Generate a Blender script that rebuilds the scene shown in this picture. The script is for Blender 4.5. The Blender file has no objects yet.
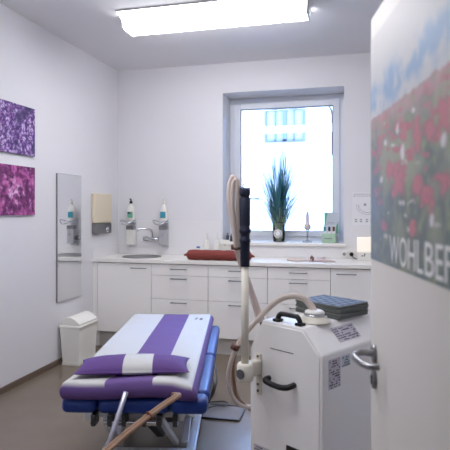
import bpy, bmesh, math, random
from mathutils import Vector, Matrix, noise
random.seed(7)
S = bpy.context.scene
COL = S.collection
R = math.radians

# ------------------------------------------------------------------ materials
def lin(c):
    return tuple((v/255/12.92 if v/255 <= .04045 else ((v/255+.055)/1.055)**2.4) for v in c)
def mat(name, c, rough=.5, metal=0, bump=0, bscale=60, var=0, vscale=4, trans=0, alpha=1, emit=None, es=0, coat=0, ior=1.45):
    m = bpy.data.materials.new(name); m.use_nodes = True
    nt = m.node_tree; b = nt.nodes['Principled BSDF']
    L = lin(c)
    b.inputs['Base Color'].default_value = (*L, 1)
    b.inputs['Roughness'].default_value = rough
    b.inputs['Metallic'].default_value = metal
    b.inputs['Transmission Weight'].default_value = trans
    b.inputs['Alpha'].default_value = alpha
    b.inputs['IOR'].default_value = ior
    b.inputs['Coat Weight'].default_value = coat
    if emit:
        b.inputs['Emission Color'].default_value = (*lin(emit), 1)
        b.inputs['Emission Strength'].default_value = es
    tc = nt.nodes.new('ShaderNodeTexCoord')
    if var:
        n = nt.nodes.new('ShaderNodeTexNoise'); n.inputs['Scale'].default_value = vscale; n.inputs['Detail'].default_value = 5
        nt.links.new(tc.outputs['Object'], n.inputs['Vector'])
        mx = nt.nodes.new('ShaderNodeMix'); mx.data_type = 'RGBA'
        mx.inputs[6].default_value = (*[v*(1-var) for v in L], 1)
        mx.inputs[7].default_value = (*[min(1, v*(1+var)) for v in L], 1)
        nt.links.new(n.outputs['Fac'], mx.inputs[0]); nt.links.new(mx.outputs[2], b.inputs['Base Color'])
    if bump:
        n = nt.nodes.new('ShaderNodeTexNoise'); n.inputs['Scale'].default_value = bscale; n.inputs['Detail'].default_value = 4
        nt.links.new(tc.outputs['Object'], n.inputs['Vector'])
        bp = nt.nodes.new('ShaderNodeBump'); bp.inputs['Strength'].default_value = bump; bp.inputs['Distance'].default_value = .01
        nt.links.new(n.outputs['Fac'], bp.inputs['Height']); nt.links.new(bp.outputs['Normal'], b.inputs['Normal'])
    return m
def attr_mat(name, rough=.5):
    m = bpy.data.materials.new(name); m.use_nodes = True
    nt = m.node_tree; b = nt.nodes['Principled BSDF']; b.inputs['Roughness'].default_value = rough
    a = nt.nodes.new('ShaderNodeAttribute'); a.attribute_name = 'print'
    nt.links.new(a.outputs['Color'], b.inputs['Base Color'])
    return m

M = dict(
 wall=mat('wall_paint', (226,225,228), .85, bump=.05, bscale=300, var=.01),
 ceil=mat('ceiling_paint', (230,229,232), .9, var=.01),
 floor=mat('floor_linoleum', (120,108,96), .27, bump=.02, bscale=30, var=.1, vscale=5),
 skirt=mat('skirting_vinyl', (112,96,84), .5, var=.05),
 lam=mat('white_laminate', (247,245,242), .38, var=.01),
 carc=mat('cabinet_carcass', (120,118,116), .6, var=.02),
 plinth=mat('plinth_laminate', (196,191,186), .5, var=.02),
 top=mat('worktop_white', (238,235,230), .3, var=.01),
 splash=mat('splash_gloss', (232,231,232), .18, var=.005),
 steel=mat('brushed_steel', (150,150,152), .32, 1, var=.08, vscale=30),
 chrome=mat('chrome', (205,207,212), .1, 1),
 pvc=mat('window_pvc', (222,226,234), .35, var=.01),
 white=mat('white_plastic', (232,230,224), .35, var=.01),
 cream=mat('cream_plastic', (226,214,188), .4, var=.02),
 bin=mat('bin_plastic', (242,241,234), .4, var=.01),
 mach=mat('machine_enamel', (240,238,236), .33, var=.015),
 mach2=mat('machine_ivory', (222,217,203), .4, var=.01),
 black=mat('black_plastic', (22,22,25), .4, bump=.05),
 navygrip=mat('grip_foam', (20,26,50), .7, bump=.3, bscale=120),
 grey=mat('dark_grey_plastic', (84,84,88), .5, bump=.05),
 hose=mat('hose_rubber', (204,190,180), .45, bump=.05, var=.04, vscale=20),
 hoseb=mat('hose_tan', (140,110,88), .45, bump=.05, var=.05, vscale=20),
 pinkhose=mat('hose_pale', (216,200,192), .4, var=.03),
 band=mat('strap_brown', (96,62,50), .6, bump=.1),
 blue=mat('blue_vinyl', (15,50,126), .4, bump=.06, bscale=150, var=.03),
 metal=mat('painted_metal', (205,207,212), .35, .2, var=.03),
 dmetal=mat('dark_metal', (70,72,76), .4, .6, var=.05),
 alu=mat('aluminium', (190,190,205), .35, .7, var=.03),
 mirror=mat('mirror_silver', (232,234,236), .015, 1),
 red=mat('bolster_cloth', (132,60,54), .8, bump=.3, bscale=90, var=.12, vscale=14),
 leaf=mat('grass_leaf', (70,122,132), .5, var=.25, vscale=18),
 stem=mat('grass_stem', (190,205,180), .5, var=.15, vscale=18),
 dkglass=mat('dark_bottle_glass', (52,58,70), .2),
 orange=mat('orange_label', (214,140,60), .5), sky=mat('blue_cap', (60,110,170), .4),
 teal=mat('teal_label', (60,150,170), .5), green=mat('green_label', (110,175,150), .5),
 petal=mat('pale_green_card', (176,206,180), .5, var=.12, vscale=20), silver=mat('silver_card', (196,204,212), .4, var=.04),
 pink=mat('pale_pink_plastic', (208,188,186), .4, var=.03), brownp=mat('brown_plastic', (120,84,70), .5),
 foam=mat('foam_grey', (104,108,104), .85, bump=.3, bscale=200, var=.06, vscale=30),
 facade=mat('facade_render', (80,72,64), .9, bump=.1, bscale=40, var=.01),
 fglass=mat('facade_glass', (52,50,50), .7), fframe=mat('facade_frame', (12,11,14), .7),
 paper=mat('paper', (232,232,234), .7), ink=mat('grey_ink', (150,150,158), .7),
 inkd=mat('dark_ink', (70,70,84), .7), lilac=mat('lilac_label', (196,190,200), .5, var=.06, vscale=60),
 lamp=mat('lamp_diffuser', (250,250,250), .5, emit=(250,250,255), es=11),
 lamp_dim=mat('lamp_diffuser_dim', (250,250,250), .5, emit=(250,250,255), es=11),
 lampmetal=mat('lamp_metal', (190,190,192), .4, .3),
 glow=mat('glowing_shade', (240,234,222), .5, emit=(255,242,222), es=.3),
 doorp=mat('door_paint', (224,220,214), .5, var=.01),
 white_ink=mat('white_lettering', (232,232,232), .5),
 platec=mat('plate_glass', (128,122,122), .25, var=.02),
)
# thin clear glass for panes and vases
def clear(name, tint, fac=.9):
    m = bpy.data.materials.new(name); m.use_nodes = True; nt = m.node_tree
    nt.nodes.remove(nt.nodes['Principled BSDF']); out = nt.nodes['Material Output']
    t = nt.nodes.new('ShaderNodeBsdfTransparent'); t.inputs[0].default_value = (*tint, 1)
    g = nt.nodes.new('ShaderNodeBsdfGlossy'); g.inputs['Roughness'].default_value = .02
    fr = nt.nodes.new('ShaderNodeFresnel'); fr.inputs[0].default_value = 1.5
    mx = nt.nodes.new('ShaderNodeMixShader')
    nt.links.new(fr.outputs[0], mx.inputs[0]); nt.links.new(t.outputs[0], mx.inputs[1]); nt.links.new(g.outputs[0], mx.inputs[2])
    nt.links.new(mx.outputs[0], out.inputs[0]); return m
def translucent(m, fac=.6):
    nt = m.node_tree; b = nt.nodes['Principled BSDF']; out = nt.nodes['Material Output']
    t_ = nt.nodes.new('ShaderNodeBsdfTranslucent'); mx = nt.nodes.new('ShaderNodeMixShader'); mx.inputs[0].default_value = fac
    lk = b.inputs['Base Color'].links
    if lk: nt.links.new(lk[0].from_socket, t_.inputs[0])
    nt.links.new(b.outputs[0], mx.inputs[1]); nt.links.new(t_.outputs[0], mx.inputs[2]); nt.links.new(mx.outputs[0], out.inputs[0])
translucent(M['leaf'], .35); translucent(M['stem'])
M['pane'] = clear('window_glass', (.96,.98,1)); M['vase'] = clear('vase_glass', (.96,.985,.98)); M['clear'] = clear('clear_plastic', (.8,.84,.86))

# ------------------------------------------------------------------ mesh builder
class G:
    def __init__(s): s.bm = bmesh.new(); s.mi = 0
    def _bev(s, geom_verts, bev, seg=2):
        es = {e for v in geom_verts for e in v.link_edges}
        es = [e for e in es if len(e.link_faces) == 2 and e.calc_face_angle(0) > .5]
        if es and bev > 0:
            bmesh.ops.bevel(s.bm, geom=es, offset=bev, segments=seg, affect='EDGES', profile=.5, clamp_overlap=True)
    def box(s, x0, x1, y0, y1, z0, z1, bev=0, seg=2, mtx=None):
        r = bmesh.ops.create_cube(s.bm, size=1)
        m = Matrix.Translation(((x0+x1)/2, (y0+y1)/2, (z0+z1)/2)) @ Matrix.Diagonal((x1-x0, y1-y0, z1-z0, 1))
        if mtx is not None: m = mtx @ m
        bmesh.ops.transform(s.bm, matrix=m, verts=r['verts'])
        for v in r['verts']:
            for f in v.link_faces: f.material_index = s.mi
        s._bev(r['verts'], bev, seg); return s
    def prism(s, poly, a0, a1, axis='y', bev=0, seg=2):
        # poly in the two other axes
        def P(p, a):
            return {'y': (p[0], a, p[1]), 'x': (a, p[0], p[1]), 'z': (p[0], p[1], a)}[axis]
        A = [s.bm.verts.new(P(p, a0)) for p in poly]; B = [s.bm.verts.new(P(p, a1)) for p in poly]
        fs = [s.bm.faces.new(A), s.bm.faces.new(B[::-1])]
        n = len(poly)
        for i in range(n): fs.append(s.bm.faces.new((A[i], B[i], B[(i+1) % n], A[(i+1) % n])))
        for f in fs: f.material_index = s.mi
        bmesh.ops.recalc_face_normals(s.bm, faces=fs)
        s._bev(A+B, bev, seg); return s
    def tube(s, pts, r, seg=12, smooth=0, caps=True, rf=None):
        pts = [Vector(p) for p in pts]
        if smooth:
            q = []
            ext = [pts[0]*2-pts[1]] + pts + [pts[-1]*2-pts[-2]]
            for i in range(1, len(ext)-2):
                p0, p1, p2, p3 = ext[i-1:i+3]
                for k in range(smooth):
                    t = k/smooth
                    q.append(.5*((2*p1)+(p2-p0)*t+(2*p0-5*p1+4*p2-p3)*t*t+(3*p1-p0-3*p2+p3)*t**3))
            q.append(pts[-1]); pts = q
        n = len(pts); up = None; rings = []
        for i, p in enumerate(pts):
            t = (pts[min(i+1, n-1)]-pts[max(i-1, 0)]).normalized()
            if up is None:
                up = Vector((0, 0, 1)) if abs(t.z) < .9 else Vector((1, 0, 0))
            up = (up-t*up.dot(t)).normalized(); sd = t.cross(up)
            rr = r if rf is None else rf(i/(n-1))
            rings.append([s.bm.verts.new(p+(up*math.cos(a)+sd*math.sin(a))*rr) for a in [2*math.pi*k/seg for k in range(seg)]])
        for a, b in zip(rings, rings[1:]):
            for k in range(seg):
                f = s.bm.faces.new((a[k], a[(k+1) % seg], b[(k+1) % seg], b[k])); f.smooth = True; f.material_index = s.mi
        if caps:
            for rg in (rings[0][::-1], rings[-1]):
                f = s.bm.faces.new(rg); f.material_index = s.mi
        return s
    def cyl(s, p0, p1, r, seg=20, r1=None):
        return s.tube([p0, p1], r, seg, rf=(None if r1 is None else (lambda t: r+(r1-r)*t)))
    def lathe(s, prof, c=(0, 0, 0), seg=28, axis='z', sx=1, sy=1):
        rings = []
        for r, z in prof:
            rg = []
            for k in range(seg):
                a = 2*math.pi*k/seg; x, y = r*math.cos(a)*sx, r*math.sin(a)*sy
                p = {'z': (x, y, z), 'y': (x, z, y), 'x': (z, x, y)}[axis]
                rg.append(s.bm.verts.new(Vector(p)+Vector(c)))
            rings.append(rg)
        fs = []
        for a, b in zip(rings, rings[1:]):
            for k in range(seg):
                f = s.bm.faces.new((a[k], a[(k+1) % seg], b[(k+1) % seg], b[k])); f.smooth = True; f.material_index = s.mi; fs.append(f)
        for rg in (rings[0][::-1], rings[-1]):
            f = s.bm.faces.new(rg); f.material_index = s.mi; fs.append(f)
        bmesh.ops.recalc_face_normals(s.bm, faces=fs)
        return s
    def out(s, name, mats, parent=None, smooth=False):
        me = bpy.data.meshes.new(name); bmesh.ops.recalc_face_normals(s.bm, faces=s.bm.faces[:]); s.bm.to_mesh(me); s.bm.free()
        for m in (mats if isinstance(mats, (list, tuple)) else [mats]): me.materials.append(M[m] if isinstance(m, str) else m)
        if smooth:
            for p in me.polygons: p.use_smooth = True
        o = bpy.data.objects.new(name, me); COL.objects.link(o)
        if parent: o.parent = parent
        return o
def box(name, m, dims, parent=None, bev=0, seg=2):
    return G().box(*dims, bev=bev, seg=seg).out(name, m, parent)
def thing(name, label, cat, loc=(0, 0, 0), rz=0, group=None):
    o = bpy.data.objects.new(name, None); COL.objects.link(o); o.empty_display_size = .1
    o.location = loc; o.rotation_euler = (0, 0, rz); return tag(o, label, cat, group)
def tag(o, label, cat, group=None):
    o['label'] = label; o['category'] = cat
    if group: o['group'] = group
    return o
def struct(o, label=None, cat=None):
    o['kind'] = 'structure'
    if label: o['label'] = label
    if cat: o['category'] = cat
    return o
def base(name, loc, rz=0):
    o = bpy.data.objects.new(name, None); COL.objects.link(o); o.location = loc; o.rotation_euler = (0, 0, rz); return o

# ------------------------------------------------------------------ camera
F_PX, EYE, TH = 519., 1.45, math.atan(133/519)
cam = bpy.data.cameras.new('camera'); co = bpy.data.objects.new('camera', cam); COL.objects.link(co)
co.location = (0, 0, EYE); co.rotation_euler = (R(90), 0, TH)
cam.sensor_width = 36; cam.lens = F_PX/450*36; cam.shift_y = -15/450
cam.clip_start = .05; cam.clip_end = 200
cam.dof.use_dof = True; cam.dof.focus_distance = 3.6; cam.dof.aperture_fstop = 4.0
S.camera = co

# ------------------------------------------------------------------ room shell
XL, XR, YB, YF, H = -2.73, 1.0, 5.59, .70, 3.082
WX0, WX1, WZ0, WZ1, YW = -1.46, -.143, 1.066, 2.752, 5.94
struct(box('floor', 'floor', (XL-.12, XR+.12, -1.7, 6.1, -.1, 0)), 'brown grey linoleum floor', 'floor')
struct(box('ceiling', 'ceil', (XL-.12, XR+.12, -1.7, 6.1, H, H+.15)), 'white ceiling', 'ceiling')
struct(box('wall_left', 'wall', (XL-.12, XL, YF-.12, 6.1, 0, H)), 'white left wall', 'wall')
struct(box('wall_right', 'wall', (XR, XR+.12, YF-.12, 6.1, 0, H)), 'white right wall', 'wall')
g = G()
g.box(XL, WX0, YB, 6.1, 0, H); g.box(WX1, XR, YB, 6.1, 0, H); g.box(WX0, WX1, YB, 6.1, 0, WZ0); g.box(WX0, WX1, YB, 6.1, WZ1, H)
struct(g.out('wall_back', 'wall'), 'white back wall with deep window recess', 'wall')
DX0, DX1 = -.72, .235
g = G(); g.box(XL, DX0, YF-.12, YF, 0, H); g.box(DX1, XR, YF-.12, YF, 0, H); g.box(DX0, DX1, YF-.12, YF, 2.03, H)
struct(g.out('wall_front', 'wall'), 'front wall with the doorway', 'wall')
struct(box('baseboard_left', 'skirt', (XL, XL+.012, YF, 5.03, 0, .05), bev=.003), 'dark brown skirting strip on left wall', 'baseboard')

# unseen corridor walls behind the viewpoint, added to keep sky light out of the doorway
g = G(); g.box(-2.2, -2.08, -1.6, YF-.12, 0, H); g.box(.9, 1.02, -1.6, YF-.12, 0, H); g.box(-2.2, 1.02, -1.7, -1.58, 0, H)
struct(g.out('wall_corridor_blocker', 'wall'), 'unseen white corridor walls added to block sky light at the doorway', 'wall')

# backsplash panels
g = G(); g.box(XL+.03, WX0-.01, YB-.008, YB, .94, 1.325, .002); g.box(WX0-.008, XR, YB-.008, YB, .94, 1.062, .002)
struct(g.out('trim_1', 'splash'), 'glossy white splash panel above worktop', 'splash panel')
struct(box('trim_2', 'splash', (XL, XL+.012, 4.99, YB-.01, .94, 1.05), bev=.002), 'low white upstand along left wall', 'splash panel')
struct(box('trim_3', 'top', (WX0-.03, WX1+.02, YB-.035, YW, 1.066, 1.097), bev=.004), 'white window sill', 'window sill')

# window
w = base('window_1', (0, YW, 0)); struct(w, 'white single pane tilt window looking onto pale facade', 'window')
def rframe(x0, x1, z0, z1, t, y0, y1, bev=.004, tb=None):
    tb = tb or t
    g = G(); g.box(x0, x0+t, y0, y1, z0, z1, bev); g.box(x1-t, x1, y0, y1, z0, z1, bev)
    g.box(x0+t, x1-t, y0, y1, z1-t, z1, bev); g.box(x0+t, x1-t, y0, y1, z0, z0+tb, bev); return g
rframe(WX0, WX1, 1.097, WZ1, .06, 0, .07).out('window_frame', 'pvc', w)
rframe(WX0+.055, WX1-.055, 1.15, WZ1-.055, .075, -.02, .055, .006, tb=.058).out('sash', 'pvc', w)
rframe(WX0+.128, WX1-.128, 1.206, WZ1-.128, .006, -.012, .03, .001).out('gasket', 'grey', w)
box('pane', 'pane', (WX0+.13, WX1-.13, .018, .026, 1.208, WZ1-.13), w)
g = G(); g.box(-1.375, -1.345, -.032, -.02, 1.53, 1.63, .004); g.cyl((-1.36, -.03, 1.58), (-1.36, -.062, 1.58), .009)
g.tube([(-1.365, -.06, 1.58), (-1.3, -.066, 1.58), (-1.2, -.066, 1.579), (-1.1, -.066, 1.578)], .0085, 10)
h = g.out('window_handle', 'metal', w)
# strip hanging outside at the right of the pane
g = G(); g.tube([(-.33, .09, 2.64), (-.3, .09, 2.6), (-.285, .09, 2.5), (-.285, .09, 2.08)], .009, 8, smooth=5)
g.out('blind_cord', 'fframe', w)

# ------------------------------------------------------------------ view outside
b = thing('neighbouring_building', 'pale rendered building across the courtyard seen through the window', 'building', (0, 10, -3))
g = G(); g.box(-9, 7, 0, .4, 0, 7.3, 0); g.out('facade', 'facade', b)
bx0, bx1, bz0, bz1 = -1.76, -.98, 5.77, 6.42
wf = rframe(bx0, bx1, bz0, bz1, .045, -.05, .03, .004)
mid = (bx0+bx1)/2
wf.box(mid-.04, mid+.04, -.05, .03, bz0, bz1)
for q in (.27, .73): wf.box(bx0+(bx1-bx0)*q-.012, bx0+(bx1-bx0)*q+.012, -.05, .03, bz0, bz1)
f = wf.out('facade_window', 'fframe', b)
box('facade_pane', 'fglass', (bx0+.04, bx1-.04, -.02, -.005, bz0+.04, bz1-.04), f)
g = G(); g.box(-12, 10, 6.2, 10, -3.2, -3.0); struct(g.out('trim_4', 'facade'), 'pale courtyard ground outside', 'ground')

# ------------------------------------------------------------------ kitchen units
CY = 5.0; HZ = .785
def handle(x0, x1, z, parent):
    g = G(); y = CY-.032
    g.box(x0, x1, y-.004, y+.004, z-.005, z+.005, .002)
    for x in (x0+.012, x1-.012): g.box(x-.004, x+.004, y, CY, z-.004, z+.004)
    return g.out('handle', 'steel', parent)
def cabinet(x0, x1, kind, label):
    t = thing('base_cabinet', label, 'cabinet', (0, 0, 0), group='white base cabinets along the back wall')
    t.location = ((x0+x1)/2, CY, 0); inv = Matrix.Translation((-(x0+x1)/2, -CY, 0))
    def fix(o):
        o.data.transform(inv); return o
    g = G(); b = .018; yb = YB-.012
    g.box(x0+.001, x0+b, CY+.02, yb, .165, .898); g.box(x1-b, x1-.001, CY+.02, yb, .165, .898)
    g.box(x0+b, x1-b, CY+.02, yb, .165, .165+b); g.box(x0+b, x1-b, yb-.01, yb, .165+b, .898)
    g.box(x0+b, x1-b, CY+.0205, CY+.03, .165+b, .888)
    fix(g.out('cabinet_body', 'carc', t))
    fix(box('plinth', 'plinth', (x0, x1, CY+.05, CY+.068, 0, .165), t))
    gp = .0026
    if kind[0] == 'drawers':
        for z0, z1 in ((.782, .893), (.539, .778), (.17, .535)):
            d = fix(box('drawer', 'lam', (x0+gp, x1-gp, CY, CY+.019, z0, z1), t, bev=.0012, seg=1))
            xm = (x0+x1)/2
            fix(handle(xm-.088, xm+.088, z1-.045 if z1 > .8 else z1-.028, d))
    else:
        d = fix(box('door', 'lam', (x0+gp, x1-gp, CY, CY+.019, .17, .893), t, bev=.0012, seg=1))
        hx = (x1-.22, x1-.045) if kind[1] == 'r' else (x0+.055, x0+.24)
        fix(handle(hx[0], hx[1], .848, d))
    return t
cabinet(-2.68, -2.068, ('door', 'r'), 'white single door base cabinet under the round sink')
cabinet(-2.068, -1.457, ('drawers',), 'white three drawer base cabinet next to the sink cabinet')
cabinet(-1.457, -.854, ('drawers',), 'white three drawer base cabinet behind the upright pole')
cabinet(-.854, -.252, ('drawers',), 'white three drawer base cabinet behind the white machine')
cabinet(-.252, .36, ('door', 'l'), 'white single door base cabinet below the small glowing lamp')
cabinet(.36, .97, ('door', 'l'), 'white door base cabinet at far right end hidden by the door')
g = G(); g.box(XL, -2.682, CY, CY+.019, .165, .898); g.box(XL, -2.682, CY+.05, CY+.068, 0, .163)
struct(g.out('trim_5', 'lam'), 'narrow white filler strip beside left wall', 'filler strip')
# worktop with sink hole
g = G(); g.box(XL, XR, CY-.018, YB-.008, .90, .94, .004); wt = g.out('worktop', 'top')
SKX, SKY, SR = -2.285, 5.262, .198
cu = G(); cu.lathe([(SR, .85), (SR, 1.0)], (SKX, SKY, 0), 48); cu = cu.out('cutter', 'top')
md = wt.modifiers.new('b', 'BOOLEAN'); md.object = cu; md.operation = 'DIFFERENCE'; md.solver = 'EXACT'
bpy.context.view_layer.update()
me = bpy.data.meshes.new_from_object(wt.evaluated_get(bpy.context.evaluated_depsgraph_get()))
wt.modifiers.clear(); wt.data = me; bpy.data.objects.remove(cu)
tag(wt, 'long white worktop running along the back wall over the cabinets', 'worktop')
t = thing('sink', 'round stainless steel sink set into the left of the worktop', 'sink', (SKX, SKY, .94))
G().lathe([(SR+.014, .0005), (SR+.012, .006), (SR-.004, .005), (SR-.008, -.003), (SR-.012, -.10), (SR-.06, -.135), (.03, -.14), (.03, -.145), (SR-.055, -.14), (SR-.008, -.105), (SR-.004, -.004), (SR, -.001)], seg=48).out('basin', 'steel', t)
G().lathe([(.029, -.142), (.028, -.136), (.005, -.137), (.004, -.14)]).out('drain', 'dmetal', t)
# tap
t = thing('wall_tap', 'chrome wall mounted mixer tap above the round sink', 'tap', (-2.27, YB-.008, 1.12))
g = G(); g.cyl((-.085, 0, 0), (-.085, -.05, 0), .016); g.cyl((.085, 0, 0), (.085, -.05, 0), .016)
g.lathe([(.03, 0), (.03, -.01), (.018, -.014)], (-.085, 0, 0), axis='y'); g.lathe([(.03, 0), (.03, -.01), (.018, -.014)], (.085, 0, 0), axis='y')
g.cyl((-.11, -.055, 0), (.11, -.055, 0), .023); g.out('tap_body', 'chrome', t)
G().tube([(0, -.055, .015), (-.005, -.07, .09), (-.04, -.12, .115), (-.12, -.17, .115), (-.125, -.175, .095)], .011, 12, smooth=6).out('spout', 'chrome', t)
g = G(); g.cyl((.10, -.055, 0), (.155, -.055, 0), .026); g.tube([(.135, -.06, .015), (.145, -.11, .05)], .007); g.out('tap_knob', 'chrome', t)

# wall dispensers with bottles
def dispenser(x, lab, cup, name):
    t = thing('soap_dispenser', lab, 'dispenser', (x, YB-.008, 1.325), group='elbow dispensers above the sink')
    g = G(); g.box(-.042, .042, -.025, 0, -.30, .03, .004); g.box(-.046, .046, -.10, -.025, -.02, 0, .003)
    g.out('wall_bracket', 'metal', t)
    G().tube([(-.05, -.10, -.005), (-.085, -.17, .01), (-.03, -.235, -.03), (.03, -.235, -.03), (.085, -.17, .01), (.05, -.10, -.005)], .006, 8, smooth=6).out('elbow_lever', 'chrome', t)
    g = G(); g.lathe([(.036, .001), (.04, .01), (.04, .13), (.03, .165), (.014, .18), (.014, .20)], (0, -.065, 0), sx=1.1, sy=.7); b = g.out('bottle', 'white', t)
    g = G(); g.lathe([(.017, .20), (.017, .225), (.008, .228), (.008, .25)], (0, -.065, 0)); g.tube([(0, -.065, .25), (0, -.10, .252)], .006, 8); g.out('pump', name, b)
    g = G(); g.box(-.032, .032, -.0945, -.0925, .035, .105, .002); g.out('bottle_label', 'teal' if name == 'white' else 'green', b)
    if name != 'white':
        G().box(-.03, .008, -.0965, -.0947, .08, .10).out('label_mark', 'inkd', b)
    g = G(); g.box(-.044, .044, -.10, -.028, -.27, -.10, .006); g.out('drip_cup', cup, t)
    box('cup_front', 'steel', (-.045, .045, -.104, -.028, -.10, -.055), t, bev=.004)
dispenser(-2.53, 'wall dispenser with green label bottle and black pump, left above the sink', 'white', 'black')
dispenser(-2.13, 'wall dispenser with turquoise label bottle and grey tray, right of the tap', 'lampmetal', 'white')

# cream dispenser on the left wall
t = thing('paper_dispenser', 'cream wall dispenser with grey lower panel on left wall corner', 'dispenser', (XL, 5.0, 1.19))
G().box(0, .042, -.04, .36, .12, .44, .014, 3).out('dispenser_cover', 'cream', t)
G().box(0, .04, -.035, .355, 0, .119, .012, 3).out('dispenser_tray', 'steel', t)
G().lathe([(.032, .038), (.032, .05), (.02, .056), (.004, .058)], (0, .24, .045), axis='x').out('push_button', 'chrome', t)

# mirror
t = thing('wall_mirror', 'tall narrow frameless mirror on the left wall above the bin', 'mirror', (XL, 4.515, 0))
box('mirror_back', 'steel', (0, .014, -.217, .217, .585, 1.795), t)
box('mirror_glass', 'mirror', (.0141, .018, -.214, .214, .588, 1.792), t)

# ------------------------------------------------------------------ pictures
def fbm(x, y, z=0, o=4): return noise.fractal(Vector((x, y, z)), .9, 2.1, o)
def mixc(a, b, t): t = max(0, min(1, t)); return tuple(a[i]+(b[i]-a[i])*t for i in range(3))
def vor(x, y, s=0):
    d, p = noise.voronoi(Vector((x, y, s)), distance_metric='DISTANCE')[:2]
    return d, p
def print_sheet(name, m, u0, u1, v0, v1, nu, nv, place, fn, parent):
    me = bpy.data.meshes.new(name); vs, cs = [], []
    for j in range(nv+1):
        for i in range(nu+1):
            u = u0+(u1-u0)*i/nu; v = v0+(v1-v0)*j/nv
            vs.append(place(u, v)); cs.append(lin(fn(u, v)))
    fs = [(j*(nu+1)+i, j*(nu+1)+i+1, (j+1)*(nu+1)+i+1, (j+1)*(nu+1)+i) for j in range(nv) for i in range(nu)]
    me.from_pydata(vs, [], fs); a = me.color_attributes.new('print', 'FLOAT_COLOR', 'POINT')
    buf = []
    for c in cs: buf += [c[0], c[1], c[2], 1]
    a.data.foreach_set('color', buf); me.materials.append(m)
    o = bpy.data.objects.new(name, me); COL.objects.link(o); o.parent = parent; return o
def lilac_fn(u, v):
    x, y = u*34, v*34
    d, p = vor(x+fbm(x*.4, y*.4)*.8, y+fbm(y*.4, x*.4, 5)*.8)
    k = (math.sin(p[0].x*12.9+p[0].y*78.2)*43758.5) % 1
    petal = mixc((232,220,240), (142,96,178), min(1, d[0]*1.25)) if k > .35 else mixc((176,128,196), (88,48,120), d[0]*1.3)
    edge = (d[1]-d[0])
    c = mixc((52,34,84), petal, edge*6)
    big = fbm(u*7, v*7, 3)
    return mixc(c, (54,40,92), (big-.05)*1.3 + (u-.12)*.9)
def peony_fn(u, v):
    cx, cy = u-.02, v-.21
    a = math.atan2(cy, cx); r = math.hypot(cx, cy)
    w_ = r*30+fbm(u*7, v*7)*3.6+1.4*math.sin(a*3+r*20)+fbm(math.cos(a)*2, math.sin(a)*2, r*4)*2
    k = .5+.5*math.sin(w_)
    c = mixc((112,34,98), (190,92,160), k**1.2)
    if r < .13: c = mixc(c, (232,190,222), (.13-r)*11*(.45+1.6*fbm(u*22, v*22, 2)))
    hi = fbm(u*24, v*24, 7)
    c = mixc(c, (226,176,214), max(0, hi-.18)*1.2)
    return mixc(c, (66,16,64), max(0, -hi-.12)*1.5+max(0, r-.25)*.9)
pm = attr_mat('printed_canvas', .6)
for nm, z0, fn, lab in (('flower_picture', 1.911, lilac_fn, 'square canvas print of purple lilac blossom, upper of two on left wall'),
                        ('flower_picture', 1.406, peony_fn, 'square canvas print of a magenta peony, lower of two on left wall')):
    t = thing(nm, lab, 'picture', (XL, 3.945-.3, z0), group='flower prints on the left wall')
    box('canvas_edge', 'lilac' if fn is peony_fn else 'grey', (0, .02, -.3, .3, 0, .41), t)
    print_sheet('canvas_print', pm, -.299, .299, .001, .409, 170, 116, lambda u, v: (.0206, u, v), fn, t)

# poster on the back wall
t = thing('wall_notice', 'white printed notice sheet on wall above the small lamp', 'poster', (.06, YB, 1.294))
g = G(); g.box(-.118, .18, -.0025, 0, 0, .344); g.mi = 1
for k in range(9):
    x = -.1+k*.03; g.box(x, x+.022, -.0032, -.0026, .318, .324); 
for k in range(13): g.box(-.105+k*.02, -.105+k*.02+.012, -.0032, -.0026, .296+.003*(k % 2), .305)
for r_, dz in ((.105, .1), (.085, .09)):
    for k in range(26):
        a = math.pi*(1.0+k/25); x = .035+r_*1.05*math.cos(a); z = .21+r_*.95*math.sin(a)
        g.box(x-.004, x+.004, -.0032, -.0026, z-.003, z+.003)
for x in (-.08, -.03, .03, .08):
    for z in (.03, .05): g.box(x-.012, x+.012, -.0032, -.0026, z, z+.012)
g.box(.0, .022, -.0032, -.0026, .2, .225)
tag_me = g.out('sheet', ['paper', 'ink'], t)

# ------------------------------------------------------------------ ceiling lights
def light(y, lab, dm='lamp', x=-1.148):
    t = thing('ceiling_light', lab, 'ceiling light', (x, y, H), group='long winged ceiling lights')
    L = .768
    G().box(-L-.004, L+.004, -.235, .235, -.012, 0, .002).out('housing', 'lampmetal', t)
    P = [(-.23, -.0125), (-.19, -.022), (-.15, -.04), (-.11, -.075), (-.105, -.10), (-.08, -.108), (.08, -.108), (.105, -.10), (.11, -.075), (.15, -.04), (.19, -.022), (.23, -.0125)]
    G().prism(P, -L+.006, L-.006, axis='x').out('diffuser', dm, t)
    for sx in (-1, 1):
        Q = [(-.115, -.0125), (-.115, -.10), (-.085, -.113), (.085, -.113), (.115, -.10), (.115, -.0125)]
        a, b = sorted((sx*(L-.005), sx*(L+.003))); G().prism(Q, a, b, axis='x').out('end_cap', 'lampmetal', t)
light(4.12, 'long winged glowing ceiling light near the window wall')
light(1.75, 'long winged glowing ceiling light near the doorway, above the view', 'lamp_dim')

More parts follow.
